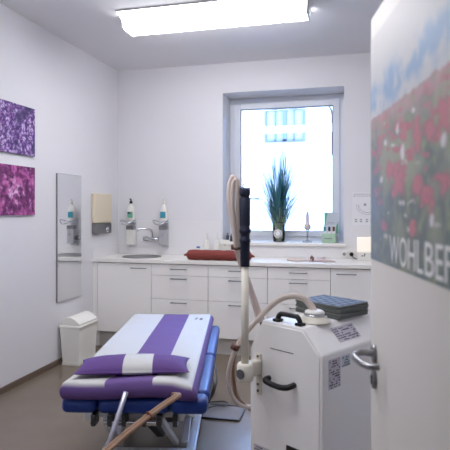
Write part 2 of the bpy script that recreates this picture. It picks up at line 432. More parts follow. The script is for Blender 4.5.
# ------------------------------------------------------------------ door
t = base('door_1', (.036, 1.537, 0), R(-78.5)); struct(t, 'open white door with red flower meadow print and lettering', 'door')
DW = .86
box('door_leaf', 'doorp', (0, DW, 0, .04, .008, 1.992), t, bev=.002)
blobs = [(.27, 1.515, .05, .062), (.43, 1.60, .04, .05), (.505, 1.597, .035, .045), (.42, 1.492, .03, .035), (.47, 1.475, .035, .04), (.14, 1.41, .035, .022),
         (.40, 1.41, .038, .028), (.475, 1.46, .03, .03), (.56, 1.62, .03, .04), (.2, 1.55, .025, .03), (.09, 1.6, .02, .025), (.06, 1.50, .025, .022), (.66, 1.5, .05, .06), (.75, 1.6, .05, .05), (.57, 1.50, .028, .03), (.33, 1.63, .03, .025), (.11, 1.47, .022, .02)]
wh = [(.31, 1.58, .012, .028), (.27, 1.64, .01, .02), (.12, 1.53, .012, .015), (.56, 1.575, .01, .02), (.39, 1.66, .009, .012), (.16, 1.62, .01, .012), (.5, 1.43, .008, .02)]
def meadow_fn(u, v):
    n1 = fbm(u*8, v*8); n2 = fbm(u*30, v*30, 4)
    hz = 1.705+.006*n2
    if v > hz:
        c = (198,199,202)
        cl = fbm(u*7+3, v*11, 9)
        band = math.exp(-((v-1.745-.045*u)/.045)**2)
        c = mixc(c, (146,172,202), band*(.5+cl*1.6+n2*.8))
        return mixc(c, (206,204,202), (v-1.80)*9)
    dpt = (hz-v)/.4
    sc = 70-110*dpt if dpt < .4 else 26
    sc = max(26, sc)
    d, p = vor(u*27+n2*.8, v*64+n1*.8)
    k = (math.sin(p[0].x*12.9+p[0].y*78.2)*43758.5) % 1
    g_ = mixc((150,156,130), (88,108,106), dpt*1.3+n1*1.2)
    g_ = mixc(g_, (150,158,110), max(0, n2)*1.1)
    c = g_
    pr = .75-1.3*dpt
    if k < pr: c = mixc((196,92,106), g_, (d[0]-.35)*3)
    elif k > .93: c = mixc((214,206,206), g_, (d[0]-.25)*4)
    c = mixc((196,140,150), c, .3+dpt*4+n2*.5)
    for bx, bz, rx, rz in blobs:
        q = ((u-bx)/(rx*1.25))**2+((v-bz)/(rz*.72))**2+n2*1.5+n1*.8
        if q < 1.1: c = mixc((208,100,116) if q < .4 else (190,88,106), c, (q-.45)*1.7)
    for bx, bz, rx, rz in wh:
        q = ((u-bx)/(rx*1.5))**2+((v-bz)/(rz*.7))**2+n2*.8
        if q < 1: c = mixc((226,214,220), c, (q-.5)*2)
    refl = max(0, 1-u/.34)*max(0, min(1, (1.66-v)*5))  # bluish reflection on the film, painted into the lower left colours
    c = mixc(c, (104,132,186), refl*.6*(.8+n1*.8))
    gq = sum(c)/3
    return mixc(mixc(c, (gq, gq, gq), .22), (200,198,198), .2)
dm = attr_mat('printed_film', .5)
print_sheet('meadow_print', dm, .001, DW-.001, 1.312, 1.93, 380, 270, lambda u, v: (u, -.0008, v), meadow_fn, t)
# lettering
fx = {'W': (.205, .284), 'O': (.288, .345), 'H': (.353, .404), 'L': (.414, .452), 'B': (.462, .514), 'E': (.522, .560), 'F': (.568, .604)}
for ch, (x0, x1) in fx.items():
    cu = bpy.data.curves.new('letter', 'FONT'); cu.body = ch; cu.extrude = .0; cu.offset = .004
    ob = bpy.data.objects.new('letter_tmp', cu); COL.objects.link(ob); bpy.context.view_layer.update()
    me = bpy.data.meshes.new_from_object(ob.evaluated_get(bpy.context.evaluated_depsgraph_get())); bpy.data.objects.remove(ob)
    xs = [v.co.x for v in me.vertices]; ys = [v.co.y for v in me.vertices]
    for v in me.vertices:
        v.co = Vector((x0+(v.co.x-min(xs))/(max(xs)-min(xs))*(x1-x0), -.0014, 1.322+(v.co.y-min(ys))/(max(ys)-min(ys))*.066))
    me.materials.clear(); me.materials.append(M['white_ink'])
    o = bpy.data.objects.new('letter', me); COL.objects.link(o); o.parent = t
# lever handle and key rose (local -y is towards the camera side)
def rose(z): 
    g = G(); g.lathe([(.026, 0), (.026, -.006), (.022, -.01)], (.052, 0, z), axis='y', sx=.75); return g
h = rose(1.055).out('handle_rose', 'steel', t)
G().tube([(.052, -.008, 1.055), (.052, -.036, 1.058), (.055, -.050, 1.056), (.070, -.060, 1.052), (.10, -.056, 1.049), (.135, -.046, 1.047), (.15, -.030, 1.047), (.152, -.014, 1.047)], .0088, 14, smooth=6).out('door_handle', 'steel', t)
k = rose(.985).out('key_rose', 'steel', t)
G().box(.049, .055, -.013, -.0095, .972, .996, .001).out('keyhole', 'black', k)
g = G(); g.cyl((DW+.004, -.004, .25), (DW+.004, -.004, .35), .009); g.cyl((DW+.004, -.004, 1.7), (DW+.004, -.004, 1.8), .009); g.out('hinge', 'steel', t)
g = G()
g.box(DX0, DX0+.03, YF-.13, YF+.01, 0, 2.03); g.box(DX1-.03, DX1, YF-.13, YF+.01, 0, 2.03); g.box(DX0+.03, DX1-.03, YF-.13, YF+.01, 2.0, 2.03)
struct(g.out('trim_6', 'doorp'), 'white door frame', 'door frame')

# ------------------------------------------------------------------ treatment table
TA = R(13); TO = Vector((-1.16, 3.1, 0))
def TL(p):   # world -> table local
    v = Vector(p)-TO; return (Matrix.Rotation(-TA, 3, 'Z') @ v)
def cp(x, y, D):   # point at photo pixel and depth, used once to place modelled cords and hoses
    u = (x-225)/F_PX; s_, c_ = math.sin(TH), math.cos(TH)
    return Vector(((-s_+u*c_)*D, (c_+u*s_)*D, EYE-(y-210)/F_PX*D))
t = thing('treatment_table', 'blue upholstered height adjustable treatment table on grey metal frame', 'treatment table', TO, TA)
def pad(x0, x1, y0, y1, z0=.455, z1=.532):
    return G().box(x0, x1, y0, y1, z0, z1, .03, 5).out('cushion', 'blue', t, smooth=True)
pad(-.43, -.255, -.775, -.665); pad(-.25, .10, -.78, -.665); pad(.105, .288, -.78, -.665)
pad(-.43, .292, -.655, .035); pad(-.43, .292, .045, .865)
g = G()
for x in (-.30, .15): g.box(x-.02, x+.02, -.75, .80, .418, .454, .004)
for y in (-.70, -.35, .1, .7): g.box(-.28, .13, y-.015, y+.015, .42, .45, .003)
g.out('top_frame', 'metal', t)
g = G(); g.box(-.22, .06, -.77, -.745, .40, .42, .004); g.out('front_bar', 'chrome', t)
for x in (-.27, -.19, -.12, -.02, .05, .13):
    g = G(); g.box(x-.012, x+.012, -.77, -.70, .395, .452, .003); g.lathe([(.012, -.775), (.012, -.77)], (x, 0, .415), axis='y', seg=12); g.out('bracket', 'dmetal', t)
def leg(p0, p1, wdt, dep, m='metal'):
    p0, p1 = Vector(p0), Vector(p1); d = (p1-p0); L = d.length; q = d.to_track_quat('Z', 'Y').to_matrix().to_4x4()
    return G().box(-wdt/2, wdt/2, -dep/2, dep/2, 0, L, .005, 2, Matrix.Translation(p0) @ q).out('lift_arm', m, t)
for x in (-.27, .13):
    leg((x, -.62, .43), (x, .12, .10), .05, .035); leg((x, .60, .43), (x, -.30, .10), .04, .035)
leg((.05, -.72, .42), (.08, -.30, .11), .03, .03); leg((-.22, -.72, .42), (-.26, -.30, .11), .03, .03); leg((-.02, -.70, .42), (-.02, -.2, .12), .045, .045, 'dmetal')
g = G()
for x in (-.30, .17): g.box(x-.025, x+.025, -.42, .62, .075, .115, .006)
for y in (-.38, .1, .58): g.box(-.28, .15, y-.02, y+.02, .08, .11, .004)
g.out('base_frame', 'metal', t)
for x in (-.30, .17):
    for y in (-.36, .56):
        g = G(); g.lathe([(.01, -.014), (.036, -.012), (.036, .012), (.01, .014)], (x+.0, y, .037), axis='x', seg=24); c = g.out('castor', 'black', t)
        G().box(x-.02, x+.02, y-.02, y+.02, .062, .078, .003).out('castor_fork', 'alu', c)
G().box(-.14, .04, -.05, .3, .12, .2, .01).out('motor_box', 'grey', t)
a, b2 = TL(cp(126, 392, 2.46)), TL(cp(107, 450, 2.42))
G().tube([a, a+(b2-a)*1.55], .0125, 12).out('support_rod', 'alu', t)
# control cord hanging beside the table
P = [TL(cp(x, y, d)) for x, y, d in ((204, 402, 3.0), (210, 398, 3.02), (214, 385, 3.0), (212, 374, 3.1), (215, 366, 3.15), (217, 378, 3.05), (214, 392, 3.0), (209, 401, 3.0), (205, 409, 3.1))]
G().tube(P, .006, 8, smooth=6).out('control_cord', 'grey', t)

# mattress topper (stripes are woven into it)
def stripe_mat():
    m = mat('topper_fabric', (226,224,232), .75, bump=.06, bscale=250); nt = m.node_tree; bsdf = nt.nodes['Principled BSDF']
    a = nt.nodes.new('ShaderNodeAttribute'); a.attribute_name = 'print'; nt.links.new(a.outputs['Color'], bsdf.inputs['Base Color']); return m
SM = stripe_mat()
WHT, PUR = (192,192,190), (98,72,132)
def soft_slab(name, x0, x1, y0, y1, nx, ny, topf, botf, colf, parent, loc=None):
    # closed grid: top and bottom surfaces joined by a rounded rim
    vs, cs, fs = [], [], []
    bul = .002 if name == 'cushion' else .012
    def idx(i, j, k): return k*(nx+1)*(ny+1)+j*(nx+1)+i
    for k in (0, 1):
        for j in range(ny+1):
            for i in range(nx+1):
                x = x0+(x1-x0)*i/nx; y = y0+(y1-y0)*j/ny
                vs.append((x, y, (topf if k == 0 else botf)(x, y))); cs.append(lin(colf(x, y, k)))
    for j in range(ny):
        for i in range(nx):
            fs.append((idx(i, j, 0), idx(i+1, j, 0), idx(i+1, j+1, 0), idx(i, j+1, 0)))
            fs.append((idx(i, j, 1), idx(i, j+1, 1), idx(i+1, j+1, 1), idx(i+1, j, 1)))
    n0 = len(vs)
    ring = [(i, 0) for i in range(nx)]+[(nx, j) for j in range(ny)]+[(i, ny) for i in range(nx, 0, -1)]+[(0, j) for j in range(ny, 0, -1)]
    n = len(ring); K = 4; layers = [[idx(i, j, 0) for i, j in ring]]
    cx, cy = (x0+x1)/2, (y0+y1)/2
    for q in range(1, K):
        tt = q/K; row = []
        for i, j in ring:
            p, b_ = Vector(vs[idx(i, j, 0)]), Vector(vs[idx(i, j, 1)]); v = p.lerp(b_, tt)
            o = bul*math.sin(math.pi*tt)
            dx = (1 if i == nx else -1 if i == 0 else 0); dy = (1 if j == ny else -1 if j == 0 else 0)
            vs.append((v.x+dx*o, v.y+dy*o, v.z)); cs.append(lin(colf(p.x, p.y, 2))); row.append(len(vs)-1)
        layers.append(row)
    layers.append([idx(i, j, 1) for i, j in ring])
    for a_, b_ in zip(layers, layers[1:]):
        for k in range(n): fs.append((a_[k], b_[k], b_[(k+1) % n], a_[(k+1) % n]))
    me = bpy.data.meshes.new(name); me.from_pydata(vs, [], fs)
    at = me.color_attributes.new('print', 'FLOAT_COLOR', 'POINT'); buf = []
    for c in cs: buf += [*c, 1]
    at.data.foreach_set('color', buf); me.materials.append(SM)
    for p in me.polygons: p.use_smooth = True
    bm = bmesh.new(); bm.from_mesh(me); bmesh.ops.recalc_face_normals(bm, faces=bm.faces[:]); bm.to_mesh(me); bm.free()
    o = bpy.data.objects.new(name, me); COL.objects.link(o)
    if parent: o.parent = parent
    return o
t = thing('mattress_topper', 'white topper with purple centre stripe and purple edge on the blue table', 'mattress', TO, TA)
def arch(x, y):
    e = max(0, min(1, (-.56-y)/.2)); return e*(.010+.018*math.exp(-((x-.02)/.2)**2)-.018*max(0, (x-.12)/.1)+.006*max(0, (-.2-x)/.2))
def ttop(x, y):
    ex = min(x+.415, .222-x); ey = min(y+.81, .94-y); e = min(ex, ey)
    return .606-.014*max(0, 1-e/.03)**2+.002*fbm(x*5, y*5)+arch(x, y)
def tbot(x, y): return .5345+max(0, arch(x, y)-.012)
def tcol(x, y, k):
    if k == 1: return PUR
    q_ = max(0, min(1, (-.6-y)/.15)); band = -.155-.05*q_ <= x <= .045-.02*q_
    if k == 2:   # rim
        if x > .21 or x < -.40: return PUR
        return PUR if (y < 0) else WHT
    if x > .216: return PUR
    return PUR if band else WHT
soft_slab('topper', -.41, .228, -.80, .94, 127, 181, ttop, tbot, tcol, t)
g = G()
for k in range(4): g.box(.105+k*.0, .108+.012+k*.003, .70+k*.022, .706+k*.022, .6065, .6077)
for k in range(3): g.box(.14, .165, .70+k*.024, .712+k*.024, .6065, .6077)
g.out('care_print', 'inkd', t)

# pillow
PL = thing('pillow', 'purple pillow with a white centre band lying on the topper', 'pillow', TO+Matrix.Rotation(TA, 3, 'Z') @ Vector((-.10, -.612, .6145)), TA+R(5))
def pf(x, y):
    a_, b_ = x/.285, y/.115
    return max(0, (1-abs(a_)**2.6))**.5*max(0, (1-abs(b_)**2.4))**.5
def pill(scale, base_): return lambda x, y: base_+scale*pf(x, y)+.002*fbm(x*14, y*14, 2)*pf(x, y)
def pcol(x, y, k): return WHT if -.045 < x < .10 else (88,58,122)
vs = []
o = soft_slab('cushion', -.285, .285, -.115, .115, 140, 56, pill(.052, .03), lambda x, y: .03-.0275*pf(x, y), pcol, PL)
for v in o.data.vertices:   # pinched corners, bowed sides
    x, y = v.co.x/.285, v.co.y/.115
    v.co.y *= 1+.10*abs(x)**4-.10*(1-abs(x))**0*abs(x)*(1-x*x)
    v.co.x *= 1-.06*(1-y*y)*abs(x)**3
g = G()
for k in range(3): g.box(-.0+k*.004, .06-k*.003, .036+k*.012, .0405+k*.012, .0785-k*.0016, .0802-k*.0016)
g.out('stitched_mark', 'ink', PL)

# tan hoses coming out from under the topper
for k, dx in enumerate((0, .0185)):
    off = Vector((dx, -.006*k, .002*k))
    P = [TO+Matrix.Rotation(TA, 3, 'Z') @ Vector((.10+dx*.5, -.74, .5445)), cp(176, 395, 2.36)+off, cp(160, 406, 2.28)+off, cp(140, 421, 2.2)+off, cp(120, 437, 2.12)+off, cp(98, 458, 2.02)+off,
         cp(70, 500, 1.9)+off, Vector((-1.05-dx, 1.45, .14)), Vector((-1.0-dx, 1.2, .012)), Vector((-.85-dx, .95, .012))]
    g = G().tube(P, .0088, 14, smooth=8); o = g.out('tan_hose', 'hoseb')
    tag(o, 'tan rubber hose from under the topper, '+('left' if k == 0 else 'right')+' one of the pair', 'hose', 'pair of tan hoses at the table end')
    if k == 0: pass
p = cp(147, 415.5, 2.225)+Vector((.009, 0, 0)); d = (cp(160, 406, 2.28)-cp(140, 421, 2.2)).normalized()
g = G()
R_ = [p+d*q for q in (-.003, .003)]
g.tube(R_, .020, 20); tag(g.out('hose_tie', mat('tie_red', (128,70,50), .6)), 'reddish tie holding the two tan hoses together', 'tie')

# ------------------------------------------------------------------ cooling machine
MO = Vector((-.222, 2.213, 0)); MA = R(-32)
def ML(p): return Matrix.Rotation(-MA, 3, 'Z') @ (Vector(p)-MO)
t = thing('cooling_machine', 'white wheeled cold air therapy machine with sloped top corners beside the open door', 'medical machine', MO, MA)
prof = [(-.315, .09), (.097, .09), (.097, .848), (.0, .95), (-.236, .95), (-.315, .805)]
G().prism(prof, 0, .52, 'y', .008, 3).out('housing', 'mach', t)
g = G(); g.prism([(-.30, .10), (.082, .10), (.082, .842), (-.006, .935), (-.229, .935), (-.30, .80)], -.004, .01, 'y', .003); g.out('front_panel', 'mach', t)
for x in (-.26, .04):
    for y in (.07, .45):
        g = G(); g.lathe([(.01, -.015), (.042, -.013), (.042, .013), (.01, .015)], (x, y, .042), axis='x', seg=24); g.box(x-.02, x+.02, y-.02, y+.02, .07, .092); g.out('castor', 'grey', t)
G().box(-.185, -.055, -.0055, -.0035, .829, .832).out('slot', 'dmetal', t)
# black bar handle on front
G().tube([(-.192, -.004, .695), (-.191, -.026, .695), (-.182, -.040, .692), (-.15, -.042, .686), (-.10, -.042, .684), (-.063, -.040, .69), (-.05, -.028, .695), (-.048, -.004, .697)], .0125, 14, smooth=5).out('front_handle', 'black', t)
# black carry handle on top
g = G(); g.tube([(-.163, .022, .95), (-.160, .022, .970), (-.148, .022, .984), (-.132, .022, .987), (-.068, .022, .987), (-.052, .022, .984), (-.04, .022, .970), (-.037, .022, .95)], .0115, 12, smooth=4)
for x in (-.163, -.037): g.box(x-.018, x+.018, .004, .04, .95, .963, .004)
g.out('top_handle', 'black', t)
# hose port
g = G(); g.lathe([(.072, .9505), (.072, .957), (.058, .960), (.056, .974), (.05, .977)], (-.045, .135, 0), seg=36); cap = g.out('hose_port', 'mach2', t)
G().lathe([(.048, .9775), (.049, .984), (.044, .987)], (-.045, .135, 0), seg=36).out('port_ring', 'chrome', cap)
G().lathe([(.045, .9875), (.042, .998), (.03, 1.003)], (-.045, .135, 0), seg=36).out('port_collar', 'white', cap)
# bracket + pole
g = G(); g.box(-.266, -.236, -.014, -.004, .605, .795, .004); g.out('bracket_plate', 'mach2', t)
for z in (.625, .655, .76, .782):
    G().lathe([(.006, -.017), (.006, -.0142)], (-.251, 0, z), axis='y', seg=12).out('screw', 'grey', t)
PX, PY = ML(cp(245, 300, 2.30)).x, ML(cp(245, 300, 2.30)).y
g = G(); g.box(PX-.01, -.24, PY-.028, PY+.028, .698, .768, .012, 3); g.box(-.275, -.232, PY, -.012, .70, .768, .006); g.lathe([(.034, .695), (.036, .703), (.036, .763), (.03, .773)], (PX, PY, 0), seg=30); g.out('pole_bracket', 'mach2', t)
KD = (co.location-Vector((0, 0, 0)))
G().lathe([(.021, PY-.042), (.021, PY-.034), (.019, PY-.032)], (PX+.008, 0, .732), axis='y').out('clamp_knob', 'grey', t)
ztop = cp(245, 188, 2.30).z; zg = cp(245, 266, 2.30).z
G().tube([(PX, PY, .77), (PX, PY, zg)], .0165, 20).out('pole', 'mach2', t)
g = G(); prof2 = [(.019, zg-.002)]
zz = zg
L = ztop-zg
for fr, rr in ((0, .0205), (.3, .0215), (.31, .024), (.34, .024), (.35, .0205), (.42, .0205), (.43, .0255), (.47, .0255), (.48, .021), (.55, .0235), (.87, .0235), (.88, .0185), (.90, .0185), (.91, .0235), (1, .023)): prof2.append((rr, zg+L*fr))
g.lathe(prof2, (PX, PY, 0)); pg = g.out('pole_grip', 'navygrip', t)
# air hose: port -> arch -> down beside the pole -> behind the machine
def mp(x, y, D): return ML(cp(x, y, D))
port = Vector((-.045, .135, .99))
H1 = [port, port+Vector((-.022, 0, .03)), mp(304, 298.5, 2.35), mp(293, 296, 2.37), mp(281, 299, 2.38), mp(268, 309, 2.40), mp(250, 328, 2.41), mp(238, 345, 2.42), mp(231, 362, 2.44), mp(228.5, 380, 2.47), mp(232, 396, 2.5), mp(241, 405, 2.55), mp(252, 407, 2.62), mp(262, 404, 2.72)]
G().tube(H1, .0165, 16, smooth=8, rf=lambda q: .0175-.006*min(1, q*2.2)).out('air_hose', 'hose', t)
H1b = [mp(242, 340, 2.44), mp(236, 350, 2.45), mp(233, 364, 2.47), mp(234, 382, 2.5), mp(238, 398, 2.53), mp(250, 409, 2.62)]
G().tube(H1b, .010, 14, smooth=8).out('air_hose_return', 'hoseb', t)
G().tube([mp(236.5, 344, 2.42), mp(234.5, 349, 2.425)], .0205, 18).out('hose_clip', 'band', t)
# hose going up to the loop at pole top
H2 = [mp(259, 322, 2.46), mp(254, 304, 2.44), mp(248, 283, 2.42), mp(240, 262, 2.40), mp(236, 246, 2.38), mp(233, 225, 2.37), mp(229.5, 203, 2.36), mp(229.5, 186, 2.36), mp(233, 177, 2.36), mp(238, 184, 2.36), mp(240.5, 200, 2.36), mp(241, 218, 2.36), mp(239, 236, 2.37), mp(238, 248, 2.39), mp(243, 266, 2.42), mp(250, 286, 2.45), mp(256, 303, 2.47), mp(262, 321, 2.48)]
G().tube(H2, .0115, 14, smooth=8).out('looped_hose', 'pinkhose', t)
H3 = [mp(236, 248, 2.35), mp(235, 230, 2.34), mp(232.5, 205, 2.33), mp(233, 186, 2.33), mp(236, 180, 2.33), mp(237.5, 190, 2.33), mp(238, 215, 2.34), mp(238, 247, 2.35)]
G().tube(H3, .0105, 14, smooth=8).out('looped_hose', 'hose', t)
G().tube([mp(236.5, 244.5, 2.37), mp(236.6, 249.5, 2.37)], .026, 20).out('hose_strap', 'band', t)
G().tube([mp(261, 318, 2.48), mp(263, 325, 2.49)], .013, 14).out('hose_coupling', 'brownp', t)
# spiral pale cord between loop and grip
P = []
for k in range(160):
    q = k/159; c = mp(242.3-.5*math.sin(q*3), 184+q*56, 2.345); a_ = q*2*math.pi*16
    P.append(c+Vector((math.cos(a_)*.007, math.sin(a_)*.007, 0)))
G().tube(P, .0028, 6).out('spiral_cord', mat('cord_lilac', (190,198,226), .4), t)
# labels
def label_block(x0, x1, z0, z1, n, seed, mtx, name='info_label', m='paper'):
    rnd = random.Random(seed)
    g = G(); g.box(x0, x1, -.0012, 0, z0, z1, 0, 2, mtx); g.mi = 1; rows = max(2, int((z1-z0)/.011))
    for r_ in range(rows):
        z = z0+.004+(z1-z0-.006)*r_/rows; x = x0+.004
        while x < x1-.008:
            w_ = rnd.uniform(.004, .016); w_ = min(w_, x1-.004-x)
            if rnd.random() < .62: g.box(x, x+w_, -.0018, -.0013, z, z+.006*rnd.uniform(.6, 1.1), 0, 2, mtx)
            x += w_+rnd.uniform(.002, .005)
    g.out(name, [m, 'inkd'], t)
I = Matrix.Identity(4)
label_block(-.285, -.175, .28, .372, 0, 3, Matrix.Translation((0, -.0045, 0)), m='lilac')
box('control_screen', 'black', (-.092, .01, -.008, -.0042, .28, .428), t, bev=.002)
# right chamfer face: from (.0,.95) to (.097,.848), label frame x along +y, z up the slope, -y outward
up = Vector((-.097, 0, .102)).normalized(); ax = Vector((0, 1, 0)); nrm = up.cross(ax)*-1
out_ = Vector((.102, 0, .097)).normalized()
def face_mtx(o, ax, up, outn):
    m = Matrix.Identity(4)
    for i in range(3): m[i][0] = ax[i]; m[i][1] = -outn[i]; m[i][2] = up[i]; m[i][3] = o[i]
    return m
mc = face_mtx(Vector((.0975, 0, .8485)), ax, up, out_)
label_block(.16, .325, .035, .108, 1, 5, mc, m='lilac')
mr = face_mtx(Vector((.0972, 0, 0)), ax, Vector((0, 0, 1)), Vector((1, 0, 0)))
label_block(.04, .125, .70, .825, 1, 8, mr, m='lilac'); label_block(.135, .20, .775, .825, 1, 9, mr, m='silver')

# stack of foam mats on the machine
mt = attr_mat('patterned_foam', .8)
def mat_fn(u, v):
    fu = (u*26+.2*fbm(u*9, v*9)) % 1; fv = (v*20+.5*math.floor(u*26)) % 1
    e = min(fu, 1-fu)*.5 if fu else 0; e = min(min(fu, 1-fu), min(fv, 1-fv)*1.2)
    return mixc((60,72,92), (116,132,156), (e-.06)*9)
for k in range(5):
    z = .9505+k*.0122; jx, jy, jr = ((0, 0, 0), (.004, -.003, .8), (-.003, .004, -.7), (.003, .002, .5), (0, 0, 0))[k]
    lab = ['lowest grey foam mat in the stack on the white machine', 'second lowest grey foam mat in the stack on the machine', 'middle grey foam mat in the stack on the machine',
           'second from top grey foam mat in the stack on the machine', 'topmost foam mat with blue grey pattern in the stack on the machine'][k]
    m_ = thing('foam_mat', lab, 'foam mat', MO+Matrix.Rotation(MA, 3, 'Z') @ Vector((-.107+jx, .354+jy, 0))+Vector((0, 0, z)), MA+R(jr-4), 'stack of grey foam mats on the machine')
    G().box(-.137, .135, -.109, .108, 0, .0118, .004, 2).out('foam', 'foam', m_)
    if k == 4: print_sheet('patterned_cover', mt, -.133, .131, -.105, .104, 130, 112, lambda u, v: (u, v, .0122), mat_fn, m_)

# ------------------------------------------------------------------ bin
t = thing('waste_bin', 'white plastic waste bin with domed swing lid at the left wall', 'bin', (-2.60, 4.49, 0))
def frus(x0, x1, y0, y1, z0, X0, X1, Y0, Y1, z1, bev):
    g = G(); A = [g.bm.verts.new(p) for p in ((x0, y0, z0), (x1, y0, z0), (x1, y1, z0), (x0, y1, z0))]; B = [g.bm.verts.new(p) for p in ((X0, Y0, z1), (X1, Y0, z1), (X1, Y1, z1), (X0, Y1, z1))]
    g.bm.faces.new(A[::-1]); g.bm.faces.new(B)
    for i in range(4): g.bm.faces.new((A[i], A[(i+1) % 4], B[(i+1) % 4], B[i]))
    g._bev(A+B, bev, 3); return g
frus(-.08, .085, -.155, .155, 0, -.10, .10, -.175, .175, .355, .014).out('bin_body', 'bin', t)
frus(-.084, .089, -.159, .159, .0, -.086, .091, -.161, .161, .028, .006).out('foot_rim', 'bin', t)
G().box(-.112, .112, -.18, .18, .345, .372, .01, 3).out('bin_rim', 'bin', t)
P = [(-.105, .3725)]+[(-.105+.21*k/14, .3725+.018+.058*math.sin(math.pi*(k/14)**.85)) for k in range(15)]+[(.105, .3725)]
G().prism(P, -.17, .17, 'y', .006, 2).out('swing_lid', 'bin', t)

# ------------------------------------------------------------------ floor items
px = [(-1.065, 3.463), (-.785, 3.463), (-.80, 3.735), (-1.09, 3.70)]
t = thing('floor_plate', 'thin rectangular plate with dark rim on the floor right of the table', 'floor plate', (-.93, 3.59, 0), R(2))
box('plate', 'platec', (-.13, .13, -.115, .115, .002, .010), t, bev=.002)
g = rframe(-.142, .142, -.132, .132, .013, 0, .013, .002); bmesh.ops.transform(g.bm, matrix=Matrix.Rotation(R(-90), 4, 'X') , verts=g.bm.verts[:])
bmesh.ops.transform(g.bm, matrix=Matrix.Translation((0, 0, .013)), verts=g.bm.verts[:]); g.out('rim', 'dmetal', t)
P = [(-1.17, 3.55, .007), (-1.10, 3.50, .007), (-1.05, 3.60, .02), (-1.0, 3.66, .02), (-.94, 3.67, .02), (-.93, 3.73, .02), (-.99, 3.78, .012), (-1.06, 3.76, .007), (-1.16, 3.72, .007)]
tag(G().tube(P, .005, 8, smooth=7).out('power_cable', 'grey'), 'thin dark cable looping over the floor plate beside the table', 'cable')

# ------------------------------------------------------------------ things on the worktop
ZT = .94
# bolster
t = thing('bolster', 'red brown cloth bolster roll lying on the worktop', 'bolster', (-1.365, 5.07, ZT), R(0))
g = G(); n = 40; rings = []
Ls = .335
for i in range(n+1):
    q = -1+2*i/n; x = q*Ls; r_ = .052*(1-max(0, abs(q)-.94)*9)**1 if abs(q) > .94 else .052
    rings.append([g.bm.verts.new((x, r_*1.35*math.cos(a)*(1+.03*math.sin(9*a+i*.3)), .0525+max(-.0515, r_*math.sin(a)*(1+.04*math.sin(i*.9+a*2))))) for a in [2*math.pi*k/28 for k in range(28)]])
for a_, b_ in zip(rings, rings[1:]):
    for k in range(28): g.bm.faces.new((a_[k], a_[(k+1) % 28], b_[(k+1) % 28], b_[k]))
g.bm.faces.new(rings[0][::-1]); g.bm.faces.new(rings[-1]); g.out('roll', 'red', t, smooth=True)
for s_ in (-1, 1):
    G().tube([(s_*.33, 0, .052), (s_*.352, 0, .05), (s_*.368, -.004, .046)], .012, 12, smooth=4, rf=lambda q: .02-.014*q+.008*max(0, q-.7)).out('gathered_end', 'red', t)
def jar(name, x, y, z, r, h, m, capm, lab, cat, grp=None, neck=.4):
    t = thing(name, lab, cat, (x, y, z), 0, grp)
    G().lathe([(r*.9, 0), (r, .004), (r, h*.72), (r*neck, h*.8), (r*neck, h*.84)]).out('body', m, t)
    G().lathe([(r*neck*1.15, h*.842), (r*neck*1.15, h*.98), (r*neck, h)]).out('cap', capm, t); return t
jar('jar', -1.755, 5.45, ZT, .02, .075, 'orange', 'cream', 'small orange bottle standing behind the bolster left end', 'bottle')
jar('jar', -1.70, 5.45, ZT, .022, .11, 'white', 'sky', 'small white bottle with blue top behind the bolster', 'bottle', neck=.8)
for x, l in ((-1.605, 'white pump bottle behind the bolster, nearer the sink'), (-1.49, 'white pump bottle behind the bolster, nearer the window')):
    t = thing('pump_bottle', l, 'bottle', (x, 5.47, ZT), 0, 'white pump bottles behind the bolster')
    G().lathe([(.03, 0), (.033, .006), (.033, .15), (.02, .175), (.013, .185)]).out('body', 'white', t)
    g = G(); g.lathe([(.015, .185), (.015, .205), (.005, .208), (.005, .25)]); g.tube([(0, 0, .25), (0, -.045, .25), (0, -.05, .244)], .006, 8); g.out('pump', 'white', t)
# small white box socket on splash
t = thing('wall_socket', 'white double wall socket on splash panel behind the bolster', 'socket', (-1.43, YB-.008, 1.045))
box('socket_plate', 'white', (-.05, .05, -.014, 0, -.06, .075), t, bev=.005)
G().lathe([(.018, -.0145), (.016, -.016)], (0, 0, .03), axis='y').out('socket_insert', 'ink', t)

# pale tubular applicator
t = thing('tube_applicator', 'pair of pale pink tubes with connectors lying on worktop right', 'tubing', (-.45, 5.2, ZT))
G().tube([(-.02, -.02, .014), (-.12, -.05, .013), (-.2, -.03, .013), (-.235, .03, .013), (-.18, .075, .013), (-.05, .06, .014), (.05, .07, .015)], .012, 12, smooth=7).out('tube', 'pinkhose', t)
G().tube([(-.02, -.02, .014), (.06, -.045, .016), (.13, -.06, .016)], .014, 12, smooth=4).out('tube', 'pink', t)
G().tube([(.05, .07, .016), (.09, .07, .02), (.13, .06, .03)], .016, 12).out('connector', 'pink', t)
G().lathe([(.02, -.012), (.024, -.008), (.024, .008), (.02, .012)], (.02, -.03, .025), axis='x').out('ring', 'brownp', t)
G().tube([(.13, -.06, .016), (.17, -.06, .018), (.24, -.055, .008)], .012, 10, rf=lambda q: .016-.011*q).out('nozzle', 'pink', t)
G().tube([(.0, -.02, .03), (.01, -.035, .055)], .011, 12).out('valve', 'brownp', t)

